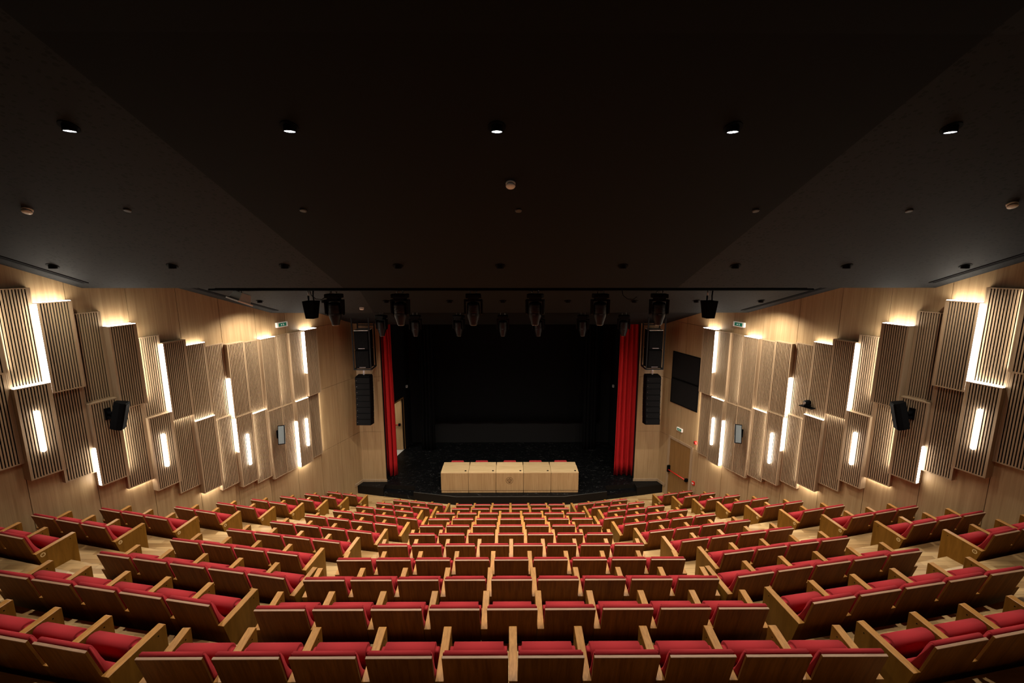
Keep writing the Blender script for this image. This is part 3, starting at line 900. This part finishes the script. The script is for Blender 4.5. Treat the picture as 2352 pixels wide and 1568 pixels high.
# ------------------------------------------------------------------ lighting bars, moving heads, small hung speakers
def bar(y, z, x0, x1, label):
    q = MB(); q.tube([(x0, y, z), (x1, y, z)], 0.025, 10); q.box(x0+0.1, x1-0.1, y+0.035, y+0.095, z-0.01, z+0.06)
    n = 7
    for i in range(n):
        x = x0+0.3+(x1-x0-0.6)*i/(n-1); q.box(x-0.012, x+0.012, y-0.012, y+0.03, z, ceil_z(y)+0.02)
    o = q.build('lighting_bar', M_BLACK)
    tag(o, label, 'lighting bar', 'lighting bars under the ceiling'); return o
bar(9.2, 7.44, -5.97, 6.03, 'long black lighting bar hung in front of the ceiling step, nearer the audience')
bar(13.6, 6.50, -4.3, 4.3, 'shorter black lighting bar hung close to the stage opening')
head = empty('moving_head_light')
for sx in (-1, 1):
    q = MB(); q.tube([(sx*0.06, 0, 0.0), (sx*0.06, 0.02, -0.035), (sx*0.06, 0.0, -0.07)], 0.011, 8); q.lathe([(0.017, -0.014), (0.017, 0.014)], (sx*0.06, 0, -0.045), 10, axis='x'); q.build('clamp', M_STEEL, head)
q = MB(); q.box(-0.155, 0.155, -0.11, 0.11, -0.16, -0.075, 0, 0.02); q.box(-0.11, 0.11, -0.09, 0.09, -0.20, -0.155, 0, 0.01); q.build('base', M_DARKPLASTIC, head)
q = MB()
for sx in (-1, 1): q.prism_x([(-0.07, -0.19), (0.07, -0.19), (0.055, -0.47), (0.02, -0.50), (-0.02, -0.50), (-0.055, -0.47)], *sorted((sx*0.145, sx*0.187)), bev=0.008)
q.box(-0.18, 0.18, -0.07, 0.07, -0.225, -0.19, 0, 0.008)
q.build('yoke', M_DARKPLASTIC, head)
q = MB(); q.lathe([(0.06, -0.235), (0.118, -0.255), (0.128, -0.30), (0.128, -0.44), (0.122, -0.455), (0.128, -0.47), (0.118, -0.54), (0.082, -0.65), (0.078, -0.69), (0.07, -0.70)], (0, 0, 0), 20)
for t in range(5): q.lathe([(0.131, -0.30-t*0.028), (0.131, -0.308-t*0.028)], (0, 0, 0), 20)
hb = q.build('lamp_head', M_HEAD, head)
q = MB(); q.box(-0.03, 0.03, -0.127, -0.121, -0.487, -0.478); q.build('logo_strip', M_GREYSPK, hb)
q = MB(); q.lathe([(0.062, -0.706), (0.062, -0.70)], (0, 0, 0), 16); q.build('lens', M_STEEL, hb)
H1 = [-3.51, -2.20, -0.745, 0.49, 1.79, 2.97]; H2 = [-3.82, -2.82, -1.53, -0.22, 0.84, 2.16, 3.38]
first = True
for i, x in enumerate(H1):
    h = head if first else copy_tree(head); first = False
    h.location = (x, 9.2, 7.435); h.rotation_euler = (0, 0, rnd.uniform(-0.3, 0.3))
    tag(h, 'black moving head light hanging nose down, %s from the left on the nearer lighting bar' % ORD[i+1], 'stage light', 'moving heads on the nearer bar')
for i, x in enumerate(H2):
    h = copy_tree(head); h.location = (x, 13.6, 6.475); h.rotation_euler = (0, 0, rnd.uniform(-0.5, 0.5))
    tag(h, 'small-looking black moving head light, %s from the left on the bar by the stage' % ORD[i+1], 'stage light', 'moving heads on the bar by the stage')
for sgn in (-1, 1):
    r = empty('hanging_speaker', (sgn*3.97, 9.2, 7.42), rz=sgn*0.12)
    tag(r, 'small black tapered loudspeaker hung at the %s end of the nearer lighting bar' % ('left' if sgn < 0 else 'right'), 'loudspeaker', 'small speakers on the lighting bar')
    q = MB(); a = [(-0.13, -0.12, -0.20), (0.13, -0.12, -0.20), (0.13, 0.12, -0.20), (-0.13, 0.12, -0.20)]
    bq = [(-0.09, -0.10, -0.55), (0.09, -0.10, -0.55), (0.09, 0.08, -0.55), (-0.09, 0.08, -0.55)]
    q.hexa(a, bq, 0, 0.015); q.build('cabinet', M_BLACK, r)
    q = MB(); q.tube([(0.06, 0, -0.2), (0.05, 0, -0.1), (0.06, 0, 0.0)], 0.014); q.tube([(-0.05, 0, -0.2), (-0.05, 0, -0.1)], 0.016); q.build('bracket', M_BLACK, r)
    q = MB(); q.tube([(-0.04, 0, -0.10), (-0.05, 0, 0.0)], 0.012); q.build('safety_chain', M_STEEL, r)
# projector-like floodlight hung near the left wall
r = empty('hung_projector', (-5.35, 9.2, 7.44), rz=-0.45)
tag(r, 'pale grey tilted projector hung from the lighting bar near the left wall', 'projector')
M = Matrix.Translation((0.0, 0, -0.15)) @ Matrix.Rotation(math.radians(-22), 4, 'X') @ Matrix.Rotation(math.radians(10), 4, 'Y')
q = MB(); q.hexa([M @ Vector(p) for p in ((-.13, -.10, .09), (.13, -.10, .09), (.13, .10, .09), (-.13, .10, .09))], [M @ Vector(p) for p in ((-.17, -.13, -.07), (.17, -.13, -.07), (.17, .13, -.07), (-.17, .13, -.07))], 0, 0.012); q.build('housing', M_PROJ, r)
q = MB(); q.box(-.20, .20, -.165, .165, -.10, -.07, 0, 0.006, M); q.build('front_rim', M_WHITE, r)
q = MB(); q.tube([(0.02, 0, 0), (0.04, 0.0, -0.07), (0.0, 0, -0.12)], 0.014); q.tube([(-0.03, 0, 0), (-0.09, 0.02, -0.05), (-0.05, 0, -0.12)], 0.007); q.build('bracket', M_BLACK, r)
# hanging cables
for x, lab in ((-3.82, 'thin black cable looping between the first moving head and the hung speaker'), (2.35, 'thin black cable looping under the nearer bar by the sixth moving head')):
    q = MB(); q.tube([(x-0.14, 9.16, 7.42), (x-0.12, 9.16, 7.33), (x-0.03, 9.16, 7.26), (x+0.08, 9.16, 7.25), (x+0.16, 9.16, 7.30)], 0.006)
    tag(q.build('cable', M_BLACK), lab, 'cable', 'cables on the nearer lighting bar')

# ------------------------------------------------------------------ downlights, detectors
def downlight(x, y, label, row, grp, e):
    z = ceil_z(y); sl = {1: 0.46, 2: 0.46, 3: 0.36, 4: 0.36}[row]
    r = empty('downlight', (x, y, z)); tag(r, label, 'ceiling light', grp)
    Mt = Matrix.Rotation(math.atan(-sl), 4, 'X')
    rr = 0.056
    q = MB(); q.lathe([(rr+0.028, -0.008), (rr+0.028, 0.002)], (0, 0, 0), 24, M=Mt); q.build('trim_ring', M_BLACK, r)
    q = MB(); q.lathe([(rr, 0.06), (rr, -0.043), (rr-0.003, -0.045)], (0, 0, 0), 24, cap=False)
    q.lathe([(rr-0.006, 0.06), (rr-0.006, -0.045)], (0, 0, 0), 24, cap=False)
    q.build('housing', M_BLACK, r)
    q = MB(); q.lathe([(rr-0.0065, -0.036), (rr-0.0065, -0.039)], (0, 0, 0), 24); q.build('lens', M_LAMP if e else M_GREYSPK, r)
    if not e: return
    ld = bpy.data.lights.new('downlight_beam', 'SPOT'); ld.energy = e*(0.5 if abs(x) > 5.2 and row == 2 else 1.0); ld.color = SPOT_COL
    ld.spot_size = math.radians(128 if row < 3 else 146); ld.spot_blend = 1.0 if row < 3 else 0.85; ld.shadow_soft_size = 0.06
    lo = bpy.data.objects.new('downlight_beam', ld); COL.objects.link(lo); lo.parent = r; lo.location = (0, 0, -0.055)
R1 = [-6.2, -4.13, -2.08, -0.14, 2.08, 4.14, 6.2]; R2 = [-7.31, -5.41, -3.62, -1.81, -0.17, 1.80, 3.61, 5.41, 7.33]
R3 = [-5.96, -4.44, -2.96, -1.45, -0.18, 1.37, 2.96, 4.44, 5.99]; R4 = [-4.7, -2.6, -0.1, 2.5, 4.7]
for row, ys, xs, nm in ((1, 4.615, R1, 'first'), (2, 7.50, R2, 'second'), (3, 11.0, R3, 'third'), (4, 13.1, R4, 'fourth')):
    for i, x in enumerate(xs):
        off = abs(x) > 5.5 and row == 1
        place = 'middle' if abs(x) < 0.3 else ('%s from the middle towards the %s wall' % (ORD[abs(i-len(xs)//2)], 'left' if x < 0 else 'right'))
        if off: continue
        downlight(x, ys, 'black downlight, %s ceiling row, %s' % (nm, place), row, 'recessed downlights in the black ceiling', SPOT_W[row])
def detector(x, y, lab):
    r = empty('smoke_detector', (x, y, ceil_z(y))); tag(r, lab, 'smoke detector', 'white smoke detectors on the ceiling')
    Mt = Matrix.Rotation(math.atan(-0.46 if y < 8.4 else -0.36), 4, 'X')
    q = MB(); q.lathe([(0.055, 0.0), (0.055, -0.02)], (0, 0, 0), 20, M=Mt); q.build('base', M_WHITE, r)
    q = MB(); q.lathe([(0.046, -0.02), (0.046, -0.03)], (0, 0, 0), 20, M=Mt); q.build('air_gap', M_BLACK, r)
    q = MB(); q.lathe([(0.053, -0.029), (0.053, -0.045), (0.045, -0.055), (0.02, -0.06)], (0, 0, 0), 20, M=Mt); q.build('cover', M_WHITE, r)
detector(-5.98, 5.94, 'white round smoke detector on the perforated ceiling near the left wall')
detector(-0.01, 5.43, 'white round smoke detector on the smooth middle strip of the ceiling')
detector(6.11, 5.81, 'white round smoke detector on the perforated ceiling near the right wall')
detector(-3.75, 11.63, 'small white smoke detector on the ceiling beyond the nearer lighting bar')
for i, x in enumerate((-4.77, -2.59, 0.09, 3.06, 4.99)):
    q = MB(); q.lathe([(0.042, 0.0), (0.042, -0.012), (0.03, -0.018)], (0, 0, 0), 16, M=Matrix.Rotation(math.atan(-0.46), 4, 'X'))
    o = q.build('sprinkler_cover', plain('dark_disc', (0.035, 0.033, 0.032), 0.5) if i == 0 else bpy.data.materials['dark_disc']); o.location = (x, 5.96, ceil_z(5.96))
    tag(o, 'flat dark sprinkler cover disc on the ceiling, %s from the left of five' % ORD[i+1], 'sprinkler cover', 'sprinkler cover discs')

# ------------------------------------------------------------------ wall things
def exit_sign(side, s, z, w_, h_, d, lab, flip):
    M = wM(side, s, 0.0, z); r = empty('exit_sign', M=M); tag(r, lab, 'exit sign', 'green emergency exit signs')
    q = MB(); q.box(-w_/2, w_/2, 0.001, d, -h_/2, h_/2, 0, 0.008); q.build('housing', M_SIGNBODY, r)
    q = MB(); q.box(-w_*0.36, w_*0.36, d-0.002, d+0.003, -h_*0.36, h_*0.36); q.build('green_face', M_GREEN, r)
    y = d+0.0045; q = MB(); f = -1 if flip else 1       # arrow and running figure
    k = h_/0.12
    def P(px, pz): return (f*px*k, y, pz*k)
    q.quad([P(-0.055, 0.0), P(-0.030, 0.024), P(-0.030, 0.014), P(-0.042, 0.005)]); q.quad([P(-0.055, 0.0), P(-0.042, -0.005), P(-0.030, -0.014), P(-0.030, -0.024)])
    q.quad([P(-0.050, 0.005), P(-0.010, 0.005), P(-0.010, -0.005), P(-0.050, -0.005)])
    q.quad([P(0.020+0.006*math.cos(a), 0.026+0.006*math.sin(a)) for a in [2*math.pi*t/10 for t in range(10)]])
    q.quad([P(0.022, 0.018), P(0.034, 0.014), P(0.038, -0.004), P(0.028, -0.006)])
    q.quad([P(0.024, 0.016), P(0.010, 0.006), P(0.012, 0.002), P(0.026, 0.009)]); q.quad([P(0.034, 0.012), P(0.046, 0.002), P(0.043, -0.002), P(0.033, 0.006)])
    q.quad([P(0.028, -0.005), P(0.020, -0.014), P(0.008, -0.014), P(0.008, -0.018), P(0.023, -0.019), P(0.032, -0.009)])
    q.quad([P(0.032, -0.006), P(0.048, -0.024), P(0.044, -0.027), P(0.028, -0.010)])
    q.build('pictogram', M_SIGNW, r)
exit_sign(-1, 2.85, 6.29, 0.36, 0.13, 0.07, 'green emergency exit sign with an arrow high on the left wall', True)
exit_sign(1, 2.90, 6.29, 0.36, 0.13, 0.07, 'green emergency exit sign with an arrow high on the right wall', True)
exit_sign(1, 0.88, 2.56, 0.25, 0.11, 0.05, 'small green exit sign above the dark wooden door', True)

def wall_speaker(side, s, d, z, w_, h_, dp, mat, tilt, turn, lab):
    M = wM(side, s, d, z); r = empty('wall_speaker', M=M); tag(r, lab, 'loudspeaker', 'wall speakers on the slatted panels')
    q = MB(); q.box(-0.05, 0.05, 0.0, 0.03, -0.11, 0.11, 0, 0.004); q.tube([(0, 0.02, 0.03), (0, 0.16, 0.02)], 0.03, 10); q.box(-0.03, 0.03, 0.02, 0.15, -0.09, -0.04, 0, 0.006); q.build('bracket', M_BLACK, r)
    Mc = Matrix.Translation((0, 0.16, 0)) @ Matrix.Rotation(turn, 4, 'Z') @ Matrix.Rotation(tilt, 4, 'X')
    prof = [(-w_*0.32, 0.0), (w_*0.32, 0.0), (w_*0.5, dp*0.55), (w_*0.5, dp*0.9), (w_*0.42, dp), (-w_*0.42, dp), (-w_*0.5, dp*0.9), (-w_*0.5, dp*0.55)]
    q = MB(); q.hexa([Mc @ Vector((x, y, -h_/2)) for x, y in prof], [Mc @ Vector((x, y, h_/2)) for x, y in prof], 0, 0.006); q.build('cabinet', M_BLACK, r)
    q = MB(); q.box(-w_*0.40, w_*0.40, dp, dp+0.008, -h_*0.46, h_*0.46, 0, 0.003, Mc); q.build('grille', mat, r)
tl = math.radians(-14)
wall_speaker(-1, 7.17, 0.18, 5.19, 0.19, 0.52, 0.20, M_BLACK, tl, math.radians(38), 'black tilted loudspeaker on the left wall panels, nearer the viewer')
wall_speaker(1, 7.20, 0.18, 5.17, 0.19, 0.52, 0.20, M_BLACK, tl, math.radians(-38), 'black tilted loudspeaker on the right wall panels, nearer the viewer')
wall_speaker(-1, 3.42, 0.17, 3.40, 0.17, 0.50, 0.18, M_GREYSPK, -tl*1.3, math.radians(-52), 'grey-fronted tilted loudspeaker on the left wall panels, nearer the stage')
wall_speaker(1, 3.42, 0.17, 3.40, 0.17, 0.50, 0.18, M_GREYSPK, -tl*1.3, math.radians(52), 'grey-fronted tilted loudspeaker on the right wall panels, nearer the stage')
# camera on the right wall
M = wM(1, 5.15, 0.10, 4.66); r = empty('wall_camera', M=M); tag(r, 'black swivelling camera on a bracket shelf on the right wall panels', 'camera')
q = MB(); q.box(-0.16, 0.16, 0.0, 0.15, 0.0, 0.015, 0, 0.003); q.build('shelf', M_BLACK, r)
q = MB(); q.lathe([(0.075, 0.015), (0.07, 0.06), (0.05, 0.075)], (0, 0.08, 0), 16); q.build('base', M_BLACK, r)
q = MB(); q.lathe([(0.02, -0.075), (0.055, -0.06), (0.062, 0.0), (0.055, 0.06), (0.02, 0.075)], (0, 0.09, 0.115), 16, axis='y'); q.build('camera_head', M_BLACK, r)
q = MB(); q.lathe([(0.03, 0.0), (0.03, 0.02)], (0, 0.165, 0.115), 16, axis='y'); q.build('lens', M_STEEL, r)

# black mesh grille on the right wall
O = wp(1, 0.34, 0.0, 3.36); r = empty('wall_grille', O); tag(r, 'large black mesh grille in two halves high on the right wall', 'grille')
T = Matrix.Translation(-O)
for j, (z0, z1) in enumerate(((3.36, 4.185), (4.195, 5.08))):
    q = MB(); wbox(q, 1, 0.36, 1.55, 0.004, 0.018, z0+0.02, z1-0.02); bmesh.ops.transform(q.bm, matrix=T, verts=q.bm.verts); q.build('mesh_panel', M_MESH, r)
    q = MB()
    for a, b_, c_, d_ in ((0.34, 0.36, z0, z1), (1.55, 1.57, z0, z1), (0.36, 1.55, z0, z0+0.02), (0.36, 1.55, z1-0.02, z1)): wbox(q, 1, a, b_, 0.002, 0.028, c_, d_)
    bmesh.ops.transform(q.bm, matrix=T, verts=q.bm.verts); q.build('frame', M_BLACK, r)

# door on the right wall
O = wp(1, 0.93, -0.03, 0.0)
q = MB()
wbox(q, 1, 0.36, 0.45, -0.03, 0.022, 0.0, 2.19); wbox(q, 1, 1.42, 1.51, -0.03, 0.022, 0.0, 2.19); wbox(q, 1, 0.45, 1.42, -0.03, 0.022, 2.11, 2.19)
tag(q.build('door_2_frame', M_SLAT), kind='structure')
r = empty('door_2', O); tag(r, kind='structure'); T = Matrix.Translation(-O)
def dpart(q, nm, mat):
    bmesh.ops.transform(q.bm, matrix=T, verts=q.bm.verts); return q.build(nm, mat, r)
q = MB(); wbox(q, 1, 0.455, 1.415, -0.028, 0.002, 0.008, 2.105, 0, 0.002); dpart(q, 'door_leaf', M_DOOR)
q = MB(); q.tube([wp(1, 0.52, 0.075, 1.02), wp(1, 1.34, 0.075, 1.02)], 0.018); dpart(q, 'push_bar', M_REDPL)
q = MB(); wbox(q, 1, 0.47, 0.53, 0.0, 0.10, 0.93, 1.16, 0, 0.008); dpart(q, 'latch_case', M_BLACK)
q = MB(); wbox(q, 1, 1.32, 1.39, 0.0, 0.10, 0.97, 1.07, 0, 0.008); dpart(q, 'hinge_case', M_BLACK)

M = wM(1, 1.61, 0.0, 2.39); r = empty('alarm_sounder', M=M); tag(r, 'round red fire alarm sounder on the right wall by the door frame', 'alarm')
q = MB(); q.lathe([(0.055, 0.0), (0.055, 0.03), (0.045, 0.06), (0.02, 0.07)], (0, 0, 0), 20, axis='y'); q.build('body', M_REDPL, r)
q = MB(); q.lathe([(0.02, 0.07), (0.015, 0.078)], (0, 0, 0), 12, axis='y'); q.build('centre_cap', M_BLACK, r)
M = wM(1, 1.64, 0.0, 1.05); r = empty('fire_call_point', M=M); tag(r, 'small square red fire call point low on the right wall', 'call point')
q = MB(); q.box(-0.05, 0.05, 0.0, 0.045, -0.055, 0.055, 0, 0.006); q.build('box', M_REDPL, r)
q = MB(); q.box(-0.03, 0.03, 0.045, 0.048, -0.022, 0.022); q.build('press_panel', M_WHITE, r)
for sgn, lab in ((-1, 'small white sensor on the black stage side wall past the open door'), (1, 'small white sensor on the black stage side wall opposite the door')):
    y = 18.35; q = MB(); q.box(-0.035, 0.035, -0.045, 0.045, -0.05, 0.05, 0, 0.006)
    q.box(-0.02, 0.02, -0.05, -0.044, 0.0, 0.03, 1)
    o = q.build('wall_sensor', [M_WHITE, M_GREYSPK]); o.location = (sgn*(stage_x(y)-0.036), y, 2.88); tag(o, lab, 'sensor', 'white sensors on the stage walls')

# corridor lamp behind the stage door
ld = bpy.data.lights.new('corridor_lamp', 'AREA'); ld.energy = 35; ld.size = 0.6; ld.color = (1, 0.9, 0.75)
lo = bpy.data.objects.new('corridor_lamp', ld); COL.objects.link(lo); lo.location = (-5.6, 17.0, 3.1)
bpy.context.view_layer.update()
